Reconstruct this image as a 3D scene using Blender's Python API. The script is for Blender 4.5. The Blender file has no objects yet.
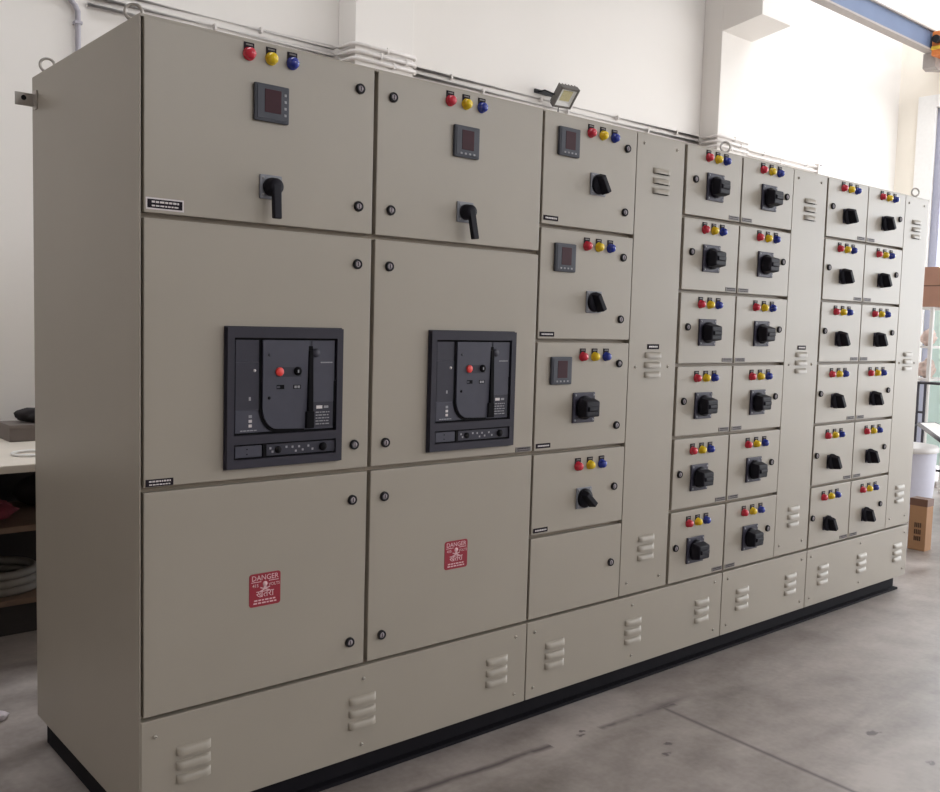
import bpy, bmesh, math, random
from mathutils import Vector, Matrix
random.seed(7)
SC = bpy.context.scene
COL = SC.collection
FLOOR = -0.085
WP = {}                      # world position of every object's origin

# ------------------------------------------------------------------ materials
def srgb(r, g, b):
    def c(v):
        v /= 255.0
        return v / 12.92 if v <= 0.04045 else ((v + 0.055) / 1.055) ** 2.4
    return (c(r), c(g), c(b), 1.0)

def mat(name, col, rough=0.5, metal=0.0, noise=0.0, nscale=30.0, bump=0.0, bscale=200.0, spec=0.5, coat=0.0, emit=None, estr=0.0):
    m = bpy.data.materials.new(name); m.use_nodes = True
    nt = m.node_tree; N = nt.nodes; L = nt.links
    b = N['Principled BSDF']
    b.inputs['Base Color'].default_value = col
    b.inputs['Roughness'].default_value = rough
    b.inputs['Metallic'].default_value = metal
    b.inputs['Specular IOR Level'].default_value = spec
    b.inputs['Coat Weight'].default_value = coat
    if emit:
        b.inputs['Emission Color'].default_value = emit
        b.inputs['Emission Strength'].default_value = estr
    tc = N.new('ShaderNodeTexCoord')
    if noise > 0:
        nz = N.new('ShaderNodeTexNoise'); nz.inputs['Scale'].default_value = nscale; nz.inputs['Detail'].default_value = 5
        L.new(tc.outputs['Object'], nz.inputs['Vector'])
        rp = N.new('ShaderNodeValToRGB')
        rp.color_ramp.elements[0].position = 0.3; rp.color_ramp.elements[1].position = 0.7
        rp.color_ramp.elements[0].color = tuple(c * (1 - noise) for c in col[:3]) + (1,)
        rp.color_ramp.elements[1].color = tuple(min(1, c * (1 + noise)) for c in col[:3]) + (1,)
        L.new(nz.outputs['Fac'], rp.inputs['Fac']); L.new(rp.outputs['Color'], b.inputs['Base Color'])
    if bump > 0:
        n2 = N.new('ShaderNodeTexNoise'); n2.inputs['Scale'].default_value = bscale; n2.inputs['Detail'].default_value = 3
        L.new(tc.outputs['Object'], n2.inputs['Vector'])
        bp = N.new('ShaderNodeBump'); bp.inputs['Strength'].default_value = bump; bp.inputs['Distance'].default_value = 0.002
        L.new(n2.outputs['Fac'], bp.inputs['Height']); L.new(bp.outputs['Normal'], b.inputs['Normal'])
    return m

M = {}
M['paint'] = mat('cabinet_paint', srgb(164, 156, 144), 0.38, noise=0.02, nscale=3, bump=0.05, bscale=350)
M['carcass'] = mat('carcass_paint', srgb(150, 138, 122), 0.5, noise=0.02, nscale=3)
M['black'] = mat('black_plastic', srgb(28, 27, 31), 0.5, noise=0.05, spec=.3)
M['black_knob'] = mat('knob_plastic', srgb(26, 25, 34), 0.55, noise=0.05, spec=.2)
M['bezel'] = mat('breaker_bezel', srgb(54, 52, 62), 0.55, noise=0.04, spec=.25)
M['breaker'] = mat('breaker_grey', srgb(72, 72, 84), 0.5, noise=0.04, spec=.3)
M['breaker_dark'] = mat('breaker_dark_grey', srgb(56, 55, 66), 0.5, noise=0.04, spec=.3)
M['groove'] = mat('breaker_black', srgb(15, 14, 18), 0.7, noise=0.04, spec=.1)
M['meter'] = mat('meter_grey', srgb(80, 82, 90), 0.55, noise=0.04, spec=.25)
M['display'] = mat('meter_display', srgb(60, 27, 36), 0.5, noise=0.08, nscale=60, spec=.2)
M['key'] = mat('key_grey', srgb(150, 150, 155), 0.5, noise=0.03)
M['plate_grey'] = mat('handle_plate_grey', srgb(128, 130, 138), 0.35, noise=0.04)
M['plate_dark'] = mat('handle_plate_dark', srgb(62, 60, 74), 0.45, noise=0.04, spec=.3)
M['red'] = mat('red_lens', srgb(205, 40, 62), 0.22, noise=0.05, coat=0.3)
M['yellow'] = mat('yellow_lens', srgb(232, 198, 20), 0.22, noise=0.05, coat=0.3)
M['blue'] = mat('blue_lens', srgb(30, 50, 150), 0.22, noise=0.05, coat=0.3)
M['button_red'] = mat('button_red', srgb(230, 60, 55), 0.35, noise=0.05)
M['lock_core'] = mat('lock_zinc', srgb(172, 162, 168), 0.4, 0.1, noise=0.05)
M['steel'] = mat('zinc_steel', srgb(175, 170, 165), 0.35, 0.8, noise=0.06)
M['screw'] = mat('painted_screw', srgb(176, 168, 158), 0.35, 0.0, noise=0.05)
M['label_black'] = mat('label_black', srgb(36, 30, 38), 0.7, noise=0.04, spec=.15)
M['label_white'] = mat('label_white', srgb(215, 208, 208), 0.5, noise=0.03)
M['label_grey'] = mat('label_grey', srgb(112, 106, 104), 0.5, noise=0.04)
M['danger'] = mat('danger_red', srgb(150, 30, 50), 0.5, noise=0.05)
M['danger_text'] = mat('danger_lettering', srgb(225, 185, 190), 0.5, noise=0.03)
M['base'] = mat('black_base', srgb(26, 24, 29), 0.75, noise=0.1, nscale=12, spec=.15)
M['wall'] = mat('wall_paint', srgb(234, 229, 224), 0.8, noise=0.015, nscale=1.2, bump=0.1, bscale=60)
M['wall_warm'] = mat('end_wall_paint', srgb(240, 232, 220), 0.8, noise=0.015, nscale=1.2, bump=0.1, bscale=60)
M['ceiling'] = mat('ceiling_paint', srgb(205, 202, 198), 0.85, noise=0.02, nscale=1)
M['pvc'] = mat('white_pvc', srgb(226, 220, 216), 0.4, noise=0.02)
M['conduit_grey'] = mat('grey_conduit', srgb(178, 174, 184), 0.45, noise=0.03)
M['lavender'] = mat('window_frame_paint', srgb(172, 172, 190), 0.4, noise=0.03)
M['white'] = mat('white_gloss', srgb(238, 236, 234), 0.4, noise=0.02)
M['beam_blue'] = mat('crane_beam_blue', srgb(100, 114, 142), 0.6, noise=0.05, nscale=4)
M['orange'] = mat('orange_paint', srgb(196, 112, 52), 0.5, noise=0.08)
M['yellow_paint'] = mat('yellow_paint', srgb(225, 185, 60), 0.5, noise=0.05)
M['grey_steel'] = mat('grey_bracket', srgb(158, 150, 146), 0.55, noise=0.05)
M['flood_frame'] = mat('floodlight_body', srgb(96, 92, 88), 0.5, noise=0.05)
M['reflector'] = mat('floodlight_reflector', srgb(225, 225, 222), 0.3, 0.2, noise=0.03)
M['led'] = mat('led_array', srgb(190, 182, 140), 0.4, noise=0.1, nscale=90)
M['bench_white'] = mat('bench_laminate', srgb(226, 217, 205), 0.45, noise=0.05, nscale=5)
M['bench_leg'] = mat('bench_steel', srgb(52, 47, 46), 0.6, noise=0.1)
M['wood'] = mat('shelf_wood', srgb(122, 100, 84), 0.65, noise=0.15, nscale=9)
M['grey_box'] = mat('grey_carton', srgb(112, 103, 98), 0.7, noise=0.06, nscale=8)
M['dark_cloth'] = mat('dark_cloth', srgb(40, 36, 38), 0.9, noise=0.15, nscale=20)
M['crimson'] = mat('crimson_cloth', srgb(122, 38, 52), 0.85, noise=0.2, nscale=25)
M['rubber_grey'] = mat('grey_hose', srgb(128, 122, 116), 0.6, noise=0.1, nscale=12)
M['olive'] = mat('olive_bag', srgb(106, 104, 62), 0.8, noise=0.15, nscale=14)
M['pale_bag'] = mat('pale_bag', srgb(138, 130, 124), 0.7, noise=0.12, nscale=14)
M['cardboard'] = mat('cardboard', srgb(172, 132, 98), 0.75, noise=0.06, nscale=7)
M['cardboard_pink'] = mat('pinkish_cardboard', srgb(186, 142, 122), 0.75, noise=0.06, nscale=7)  # pinkish brown of the carton on the rack
M['ink'] = mat('carton_ink', srgb(92, 70, 56), 0.8, noise=0.05)
M['tape'] = mat('carton_tape', srgb(112, 80, 66), 0.4, noise=0.05)
M['bin'] = mat('white_plastic_bin', srgb(206, 206, 220), 0.4, noise=0.02)
M['black_tube'] = mat('black_tube', srgb(60, 58, 66), 0.45, noise=0.05)
M['teal'] = mat('teal_board', srgb(216, 242, 236), 0.6, noise=0.03, nscale=4)
M['pinkwrap'] = mat('wrapped_parts', srgb(226, 202, 192), 0.45, noise=0.2, nscale=18)
M['plastic_scrap'] = mat('scrap_white', srgb(215, 205, 210), 0.35, noise=0.05)
M['ground'] = mat('yard_concrete', srgb(190, 186, 178), 0.9, noise=0.08, nscale=0.8)

# floor: trowelled concrete with stains, slab joints
def floor_material():
    m = bpy.data.materials.new('concrete_floor'); m.use_nodes = True
    nt = m.node_tree; N = nt.nodes; L = nt.links; b = N['Principled BSDF']
    tc = N.new('ShaderNodeTexCoord'); sep = N.new('ShaderNodeSeparateXYZ')
    L.new(tc.outputs['Object'], sep.inputs[0])
    def mth(op, a, c=None, d=None):
        n = N.new('ShaderNodeMath'); n.operation = op
        for i, v in enumerate((a, c, d)):
            if v is None: continue
            if isinstance(v, (int, float)): n.inputs[i].default_value = v
            else: L.new(v, n.inputs[i])
        return n.outputs[0]
    def noise(scale, detail=6, vec=None, dist=0.0):
        n = N.new('ShaderNodeTexNoise'); n.inputs['Scale'].default_value = scale; n.inputs['Detail'].default_value = detail
        n.inputs['Distortion'].default_value = dist
        L.new(vec or tc.outputs['Object'], n.inputs['Vector']); return n.outputs['Fac']
    mp = N.new('ShaderNodeMapping'); mp.inputs['Scale'].default_value = (0.7, 2.2, 1); mp.inputs['Rotation'].default_value = (0, 0, 0.25)
    L.new(tc.outputs['Object'], mp.inputs['Vector'])
    big = noise(1.3, 8, mp.outputs[0], 0.6); mid = noise(6, 6); fine = noise(45, 4)
    mixv = mth('ADD', mth('MULTIPLY', big, 0.6), mth('ADD', mth('MULTIPLY', mid, 0.28), mth('MULTIPLY', fine, 0.12)))
    rp = N.new('ShaderNodeValToRGB'); e = rp.color_ramp.elements
    e[0].position = 0.36; e[0].color = srgb(118, 109, 104); e[1].position = 0.64; e[1].color = srgb(180, 171, 166)
    L.new(mixv, rp.inputs['Fac'])
    X, Y = sep.outputs[0], sep.outputs[1]
    wob = mth('MULTIPLY', mth('SUBTRACT', mid, 0.5), 0.03)
    def band(c, half):        # 1 inside |c| < half
        return mth('LESS_THAN', mth('ABSOLUTE', c), half)
    def soft(c, half):
        return mth('MAXIMUM', mth('SUBTRACT', 1.0, mth('DIVIDE', mth('ABSOLUTE', c), half)), 0.0)
    # marks running beside the cabinets, and the joint that turns away from them
    lineA = mth('ADD', mth('ADD', Y, mth('MULTIPLY', X, 0.055)), 0.108)
    a1 = mth('MULTIPLY', mth('GREATER_THAN', X, -2.0), mth('LESS_THAN', X, 1.36))
    a2 = mth('MULTIPLY', mth('GREATER_THAN', X, 1.60), mth('LESS_THAN', X, 2.0))
    segs = mth('ADD', a1, a2)
    mA = mth('MULTIPLY', segs, mth('MULTIPLY', soft(mth('ADD', lineA, wob), 0.022), mth('MINIMUM', mth('MULTIPLY', mth('MAXIMUM', mth('SUBTRACT', mid, 0.34), 0.0), 5.0), 0.9)))
    sm = mth('MULTIPLY', soft(mth('SUBTRACT', X, 1.96), 0.22), soft(mth('ADD', Y, 0.205), 0.035))
    lineB = mth('SUBTRACT', mth('ADD', X, mth('MULTIPLY', Y, -0.05)), 1.945)
    mB = mth('MULTIPLY', mth('LESS_THAN', Y, -0.2), mth('MULTIPLY', soft(mth('ADD', lineB, mth('MULTIPLY', wob, 0.3)), 0.016), 0.8))
    chips = None; jit = mth('MULTIPLY', mth('SUBTRACT', fine, 0.5), 0.06)
    Xj = mth('ADD', X, jit); Yj = mth('SUBTRACT', Y, mth('MULTIPLY', jit, 0.6))
    for cx, cy, r in ((2.37, -0.82, 0.020), (2.30, -1.06, 0.016), (1.5, -0.19, 0.012), (1.53, -0.17, 0.01), (1.70, -0.42, 0.012), (1.63, -0.47, 0.014)):
        c = mth('MULTIPLY', soft(mth('SUBTRACT', Xj, cx), r * 1.6), soft(mth('SUBTRACT', Yj, cy), r))
        chips = c if chips is None else mth('MAXIMUM', chips, c)
    chips = mth('MINIMUM', mth('MULTIPLY', chips, 2.0), 0.8)
    fac = mth('MINIMUM', mth('MAXIMUM', mth('MAXIMUM', mA, mB), mth('MAXIMUM', chips, mth('MULTIPLY', sm, 0.8))), 1.0)
    mx = N.new('ShaderNodeMix'); mx.data_type = 'RGBA'
    L.new(fac, mx.inputs[0]); L.new(rp.outputs['Color'], mx.inputs[6]); mx.inputs[7].default_value = srgb(72, 62, 66)
    L.new(mx.outputs[2], b.inputs['Base Color'])
    rr = mth('ADD', 0.22, mth('MULTIPLY', big, 0.35)); L.new(rr, b.inputs['Roughness'])
    bp = N.new('ShaderNodeBump'); bp.inputs['Strength'].default_value = 0.12; bp.inputs['Distance'].default_value = 0.004
    L.new(mixv, bp.inputs['Height']); L.new(bp.outputs['Normal'], b.inputs['Normal'])
    return m
M['floor'] = floor_material()

# ------------------------------------------------------------------ mesh building
class MB:
    def __init__(self): self.bm = bmesh.new(); self.mats = []; self.smooth = False
    def mi(self, m):
        m = M[m] if isinstance(m, str) else m
        if m not in self.mats: self.mats.append(m)
        return self.mats.index(m)
    def _merge(self, b2, mt, smooth=False):
        i = self.mi(mt); vm = {}
        for v in b2.verts: vm[v] = self.bm.verts.new(v.co)
        for f in b2.faces:
            try: nf = self.bm.faces.new([vm[v] for v in f.verts])
            except ValueError: continue
            nf.material_index = i; nf.smooth = smooth or f.smooth
        b2.free()
    def box(self, x0, x1, y0, y1, z0, z1, mt, bev=0.0, seg=2, mtx=None):
        b = bmesh.new(); bmesh.ops.create_cube(b, size=1)
        for v in b.verts:
            v.co = Vector((x0 + (v.co.x + .5) * (x1 - x0), y0 + (v.co.y + .5) * (y1 - y0), z0 + (v.co.z + .5) * (z1 - z0)))
        if bev > 0: bmesh.ops.bevel(b, geom=list(b.edges), offset=bev, segments=seg, affect='EDGES', profile=.6)
        if mtx is not None: bmesh.ops.transform(b, matrix=mtx, verts=b.verts)
        self._merge(b, mt); return self
    def cyl(self, p0, p1, r0, mt, r1=None, n=20, smooth=True):
        r1 = r0 if r1 is None else r1
        p0, p1 = Vector(p0), Vector(p1); d = p1 - p0; q = d.to_track_quat('Z', 'Y').to_matrix()
        b = bmesh.new(); A = []; B = []
        for k in range(n):
            a = 2 * math.pi * k / n; u = q @ Vector((math.cos(a), math.sin(a), 0))
            A.append(b.verts.new(p0 + u * r0)); B.append(b.verts.new(p1 + u * r1))
        for k in range(n):
            f = b.faces.new((A[k], A[(k + 1) % n], B[(k + 1) % n], B[k])); f.smooth = smooth
        b.faces.new(A[::-1]); b.faces.new(B)
        self._merge(b, mt); return self
    def lathe(self, prof, mt, c=(0, 0, 0), n=24, axis='-Y'):
        # prof: (radius, height); the axis points out of the panel (-Y) or up (Z)
        b = bmesh.new(); rings = []; c = Vector(c)
        def P(r, h, a):
            if axis == '-Y': return c + Vector((r * math.cos(a), -h, r * math.sin(a)))
            return c + Vector((r * math.cos(a), r * math.sin(a), h))
        for r, h in prof:
            if r < 1e-6: rings.append([b.verts.new(P(0, h, 0))])
            else: rings.append([b.verts.new(P(r, h, 2 * math.pi * k / n)) for k in range(n)])
        for R0, R1 in zip(rings, rings[1:]):
            for k in range(n):
                a, d = R0[k % len(R0)], R0[(k + 1) % len(R0)]; e, g = R1[k % len(R1)], R1[(k + 1) % len(R1)]
                vs = []
                for v in (a, d, g, e):
                    if v not in vs: vs.append(v)
                if len(vs) > 2:
                    f = b.faces.new(vs); f.smooth = True
        if len(rings[0]) > 1: b.faces.new(rings[0][::-1])
        if len(rings[-1]) > 1: b.faces.new(rings[-1])
        bmesh.ops.recalc_face_normals(b, faces=b.faces)
        self._merge(b, mt); return self
    def prism(self, poly, y0, y1, mt, bev=0.0):          # poly in x,z extruded along y
        b = bmesh.new()
        A = [b.verts.new((x, y0, z)) for x, z in poly]; B = [b.verts.new((x, y1, z)) for x, z in poly]
        n = len(poly)
        b.faces.new(A); b.faces.new(B[::-1])
        for k in range(n): b.faces.new((A[k], B[k], B[(k + 1) % n], A[(k + 1) % n]))
        bmesh.ops.recalc_face_normals(b, faces=b.faces)
        if bev > 0: bmesh.ops.bevel(b, geom=list(b.edges), offset=bev, segments=2, affect='EDGES', profile=.6)
        self._merge(b, mt); return self
    def hexa(self, f0, f1, mt, bev=0.0):                 # f0, f1: four corners each
        b = bmesh.new(); A = [b.verts.new(p) for p in f0]; B = [b.verts.new(p) for p in f1]
        b.faces.new(A); b.faces.new(B[::-1])
        for k in range(4): b.faces.new((A[k], B[k], B[(k + 1) % 4], A[(k + 1) % 4]))
        bmesh.ops.recalc_face_normals(b, faces=b.faces)
        if bev > 0: bmesh.ops.bevel(b, geom=list(b.edges), offset=bev, segments=3, affect='EDGES', profile=.6)
        self._merge(b, mt); return self
    def tube(self, pts, r, mt, n=12):
        pts = [Vector(p) for p in pts]; b = bmesh.new(); rings = []
        for i, p in enumerate(pts):
            t = ((pts[min(i + 1, len(pts) - 1)] - p).normalized() if i < len(pts) - 1 else Vector()) + ((p - pts[i - 1]).normalized() if i else Vector())
            t.normalize(); q = t.to_track_quat('Z', 'Y').to_matrix()
            k = 1.0
            if 0 < i < len(pts) - 1:
                ang = (pts[i + 1] - p).angle(p - pts[i - 1]); k = 1 / max(.5, math.cos(ang / 2))
            rings.append([b.verts.new(p + q @ Vector((math.cos(2 * math.pi * j / n), math.sin(2 * math.pi * j / n), 0)) * r * (1 if k == 1 else (1 + (k - 1) * .5))) for j in range(n)])
        for R0, R1 in zip(rings, rings[1:]):
            # align rings by nearest vertex
            off = min(range(n), key=lambda o: (R1[o].co - R0[0].co - (R1[0].co - R1[0].co)).length)
            for j in range(n):
                f = b.faces.new((R0[j], R0[(j + 1) % n], R1[(j + 1 + off) % n], R1[(j + off) % n])); f.smooth = True
        b.faces.new(rings[0][::-1]); b.faces.new(rings[-1])
        bmesh.ops.recalc_face_normals(b, faces=b.faces)
        self._merge(b, mt); return self
    def torus(self, c, R, r, mt, rot=None, n=28, m=10):
        b = bmesh.new(); rot = rot or Matrix.Identity(3); c = Vector(c); V = []
        for i in range(n):
            a = 2 * math.pi * i / n
            V.append([b.verts.new(c + rot @ Vector(((R + r * math.cos(2 * math.pi * j / m)) * math.cos(a), r * math.sin(2 * math.pi * j / m), (R + r * math.cos(2 * math.pi * j / m)) * math.sin(a)))) for j in range(m)])
        for i in range(n):
            for j in range(m):
                f = b.faces.new((V[i][j], V[(i + 1) % n][j], V[(i + 1) % n][(j + 1) % m], V[i][(j + 1) % m])); f.smooth = True
        bmesh.ops.recalc_face_normals(b, faces=b.faces)
        self._merge(b, mt); return self
    def lump(self, c, s, mt, seed=0, amp=.18, sub=3):
        b = bmesh.new(); bmesh.ops.create_icosphere(b, subdivisions=sub, radius=1)
        rnd = random.Random(seed); ph = [rnd.uniform(0, 6.28) for _ in range(6)]
        for v in b.verts:
            p = v.co; k = 1 + amp * (math.sin(3.1 * p.x + ph[0]) * math.sin(2.7 * p.y + ph[1]) + .6 * math.sin(6.3 * p.z + ph[2]) * math.sin(5.1 * p.x + ph[3]) + .4 * math.sin(9.7 * p.y + ph[4] + 4 * p.z))
            v.co = Vector((c[0] + p.x * s[0] * k, c[1] + p.y * s[1] * k, c[2] + p.z * s[2] * k))
        for f in b.faces: f.smooth = True
        self._merge(b, mt); return self
    def text(self, body, size, x, y, z, mt, align='CENTER', ext=.0004, sx=1.0):
        cu = bpy.data.curves.new('lettering', 'FONT'); cu.body = body; cu.size = size; cu.align_x = align; cu.align_y = 'CENTER'
        cu.extrude = ext; cu.resolution_u = 2
        o = bpy.data.objects.new('lettering', cu); COL.objects.link(o)
        dg = bpy.context.evaluated_depsgraph_get(); me = o.evaluated_get(dg).to_mesh()
        b = bmesh.new(); b.from_mesh(me)
        bpy.data.objects.remove(o); bpy.data.curves.remove(cu)
        R = Matrix.Translation((x, y, z)) @ Matrix.Rotation(math.pi / 2, 4, 'X') @ Matrix.Diagonal((sx, 1, 1, 1))
        bmesh.ops.transform(b, matrix=R, verts=b.verts)
        self._merge(b, mt); return self
    def mesh(self, name):
        me = bpy.data.meshes.new(name); self.bm.to_mesh(me); self.bm.free()
        for m in self.mats: me.materials.append(m)
        return me

def tag(o, label=None, cat=None, group=None, kind=None):
    if label: o['label'] = label
    if cat: o['category'] = cat
    if group: o['group'] = group
    if kind: o['kind'] = kind
    return o
def put(name, me, parent=None, at=(0, 0, 0), label=None, rot=None):
    """Link mesh `me` with its origin at world point `at`; parent keeps it there."""
    if isinstance(me, MB): me = me.mesh(name)
    o = bpy.data.objects.new(name, me); COL.objects.link(o)
    w = Vector(at); WP[o] = w
    if parent is not None: o.parent = parent; o.location = w - WP[parent]
    else: o.location = w
    if rot: o.rotation_euler = rot
    if label: o['label'] = label
    return o
def thing(name, at, label, cat, group=None):
    o = bpy.data.objects.new(name, None); COL.objects.link(o); o.location = at; WP[o] = Vector(at); o.empty_display_size = .05
    return tag(o, label, cat, group)
def struct(name, mb, at=(0, 0, 0), parent=None):
    o = put(name, mb, parent, at); o['kind'] = 'structure'; return o

# ------------------------------------------------------------------ the room
WX0, WX1, WY0, WY1, WH = -6.0, 10.2, -6.5, 3.0, 6.2
struct('floor', MB().box(WX0 - .2, WX1 + .2, WY0 - .2, WY1 + .2, FLOOR - .2, FLOOR, 'floor'))
struct('wall_back', MB().box(WX0 - .2, WX1 + .2, WY1, WY1 + .23, FLOOR, WH, 'wall'))
struct('wall_left', MB().box(WX0 - .2, WX0, WY0, WY1, FLOOR, WH, 'wall'))
OY0, OY1, OZ = -5.6, 2.56, 3.95           # great doorway in the end wall
w = MB(); w.box(WX1, WX1 + .23, OY1, WY1, FLOOR, WH, 'wall_warm'); w.box(WX1, WX1 + .23, OY0, OY1, OZ, WH, 'wall_warm'); w.box(WX1, WX1 + .23, WY0, OY0, FLOOR, WH, 'wall_warm')
struct('wall_right', w)
t = MB(); t.box(WX1 - .03, WX1, OY1 - .01, OY1 + .2, FLOOR, OZ + .14, 'white', .004); t.box(WX1 - .03, WX1, OY0, OY1 - .01, OZ, OZ + .14, 'white', .004)  # white surround stands in for the glare on the doorway reveal
struct('reveal_trim_1', t)
d = MB(); d.box(WX1 + .03, WX1 + .12, OY1 - .09, OY1, FLOOR, OZ, 'lavender', .006); d.box(WX1 + .03, WX1 + .12, OY1 - .22, OY1 - .15, FLOOR, OZ, 'lavender', .006)
d.box(WX1 + .03, WX1 + .12, OY0, OY0 + .09, FLOOR, OZ, 'lavender', .006); d.box(WX1 + .03, WX1 + .12, OY0 + .09, OY1 - .22, OZ - .09, OZ, 'lavender', .006)
struct('door_1', d)
# front wall behind the camera with unseen high windows, added for fill light
FW = [(1.0, 3.2), (4.4, 6.6), (7.4, 9.6)]; FZ0, FZ1 = 3.2, 5.2
w = MB(); w.box(WX0, WX1, WY0 - .23, WY0, FLOOR, FZ0, 'wall'); w.box(WX0, WX1, WY0 - .23, WY0, FZ1, WH, 'wall')
xs = [WX0] + [v for p in FW for v in p] + [WX1]
for a, b in zip(xs[0::2], xs[1::2]): w.box(a, b, WY0 - .23, WY0, FZ0, FZ1, 'wall')
struct('wall_front', w)
for i, (a, b) in enumerate(FW):
    f = MB()
    for xx in (a, (a + b) / 2 - .025, b - .05): f.box(xx, xx + .05, WY0 - .12, WY0 - .06, FZ0, FZ1, 'lavender', .004)
    for zz in (FZ0, (FZ0 + FZ1) / 2, FZ1 - .05): f.box(a, b, WY0 - .115, WY0 - .065, zz, zz + .05, 'lavender', .004)
    struct('window_%d' % (i + 1), f)
ROOF_FILL = [(-2.2, 1.6, .9, 2.5), (7.2, 9.9, -.6, 2.5)]      # unseen roof openings, added to brighten the hall: x0, x1, y0, y1
m = MB(); xs = [WX0 - .2] + [v for p in ROOF_FILL for v in p[:2]] + [WX1 + .2]
for a, b in zip(xs[0::2], xs[1::2]): m.box(a, b, WY0 - .2, WY1 + .2, WH, WH + .15, 'ceiling')
for a, b, c, e in ROOF_FILL: m.box(a, b, WY0 - .2, c, WH, WH + .15, 'ceiling'); m.box(a, b, e, WY1 + .2, WH, WH + .15, 'ceiling')
struct('ceiling', m)
struct('ground', MB().box(WX1 + .23, WX1 + 25, -16, 14, FLOOR - .25, FLOOR - .02, 'ground'))

# pilasters with crane corbels
P1, P2 = (2.465, 2.925), (6.365, 6.83)
struct('column', MB().box(P1[0], P1[1], 2.8, 3.0, FLOOR, WH, 'wall', .006))
w = MB(); w.box(P2[0], P2[1], 2.8, 3.0, FLOOR, WH, 'wall', .006)
b = [(P2[0], 2.8, 4.02), (P2[1], 2.8, 4.02), (P2[1], 2.4, 4.08), (P2[0], 2.4, 4.08)]
w.hexa(b, [(x, y, 4.46) for x, y, z in b], 'wall', .004)
struct('column', w)

# ------------------------------------------------------------------ crane runway
cb = MB(); by0, by1, bz0, bz1 = 2.44, 2.54, 4.46, 4.69
cb.box(-5.9, 10.0, by0, by1, bz0, bz0 + .022, 'grey_steel', .002); cb.box(-5.9, 10.0, by0, by1, bz1 - .016, bz1, 'grey_steel', .002)
cb.box(-5.9, 10.0, by0 + .025, by1 - .025, bz0 + .022, bz1 - .016, 'beam_blue')
cr = thing('crane_runway_beam', (2.0, 2.52, bz0), 'long blue steel crane runway beam high along the white back wall', 'steel beam')
put('beam', cb, cr)
cs = thing('beam_bracket', (9.9, 2.6, 4.22), 'grey bracket box carrying the end of the blue beam on the end wall', 'bracket')
put('support', MB().prism([(9.78, 4.46), (9.78, 4.30), (9.86, 4.28), (WX1, 4.34), (WX1, 4.46)], 2.42, 2.56, 'grey_steel', .004), cs)
es = thing('beam_end_stop', (9.85, 2.38, 4.46), 'orange and yellow end stop at the far end of the blue beam', 'end stop')
put('stop_block', MB().box(9.70, 10.02, 2.30, 2.438, 4.40, 4.66, 'orange', .012), es)
put('stripe', MB().box(9.695, 10.025, 2.295, 2.44, 4.46, 4.50, 'yellow_paint', .004), es, label='yellow stripe')
put('buffer', MB().cyl((9.70, 2.37, 4.56), (9.63, 2.37, 4.56), .04, 'black', n=20), es)

# ------------------------------------------------------------------ conduits on the back wall
def conduit_run(z, off, x_end, r=.0125, x0=.862):
    y = WY1 - off; yp = 2.8 - off; pts = [(x0, y, z)]
    for a, b in (P1, P2):
        if x_end < a: break
        e = off
        pts += [(a - e - .03, y, z), (a - e, y - .03, z), (a - e, yp + .03, z), (a - e + .03, yp, z), (b + e - .03, yp, z), (b + e, yp + .03, z), (b + e, y - .03, z), (b + e + .03, y, z)]
    pts.append((x_end, y, z)); return pts
def conduit(z, off, x_end, label, lengths):
    t = thing('conduit', (x_end, WY1 - off, z), label, 'conduit', 'conduits along the back wall')
    put('pipe', MB().tube(conduit_run(z, off, x_end), .0125, 'pvc', 10), t)
    sm = None
    for x in lengths:
        y = 2.8 if (P1[0] < x < P1[1] or P2[0] < x < P2[1]) else WY1
        if sm is None:
            mb = MB(); mb.box(-.007, .007, -off - .0145, 0.0, -.019, .019, 'pvc', .003); sm = mb.mesh('saddle')
        put('saddle', sm, t, (x, y, z))
c1 = conduit(3.098, .022, 8.42, 'topmost white conduit along the back wall above the cabinets', [.9, 1.9, 2.7, 3.4, 4.3, 5.2, 6.0, 6.6, 7.4, 8.2])
c2 = conduit(3.052, .022, 8.42, 'middle white conduit of the three wrapping the wall pilasters', [.6, 1.6, 2.65, 2.85, 3.7, 4.6, 5.6, 6.7, 7.7])
c3 = conduit(3.008, .022, 6.95, 'lowest white conduit of the three, just above the cabinet tops', [.8, 2.0, 2.75, 3.9, 5.0, 6.55])
jb = thing('junction_box', (8.44, 2.98, 3.05), 'small white junction box ending the wall conduits on the bright wall', 'junction box')
put('box', MB().box(8.40, 8.48, 2.952, 3.0, 3.02, 3.13, 'pvc', .006), jb)
put('down_pipe', MB().cyl((8.44, 2.975, 3.02), (8.44, 2.975, 2.4), .0125, 'pvc', n=12), jb)
put('screw', MB().cyl((8.44, 2.953, 3.115), (8.44, 2.948, 3.115), .008, 'black', n=10), jb)
vc = thing('down_conduit', (.815, 2.97, 2.2), 'thick grey vertical conduit on the wall above the first cabinet side', 'conduit')
put('pipe', MB().tube([(.815, 2.976, .9), (.815, 2.976, 2.96), (.80, 2.976, 2.99), (.76, 2.976, 3.03), (.60, 2.976, 3.075), (-1.2, 2.976, 3.2)], .0145, 'conduit_grey', 12), vc)
for z in (1.4, 2.2, 2.9): put('saddle', MB().box(-.02, .02, -.042, 0, -.008, .008, 'conduit_grey', .003), vc, (.815, 3.0, z))

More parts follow.
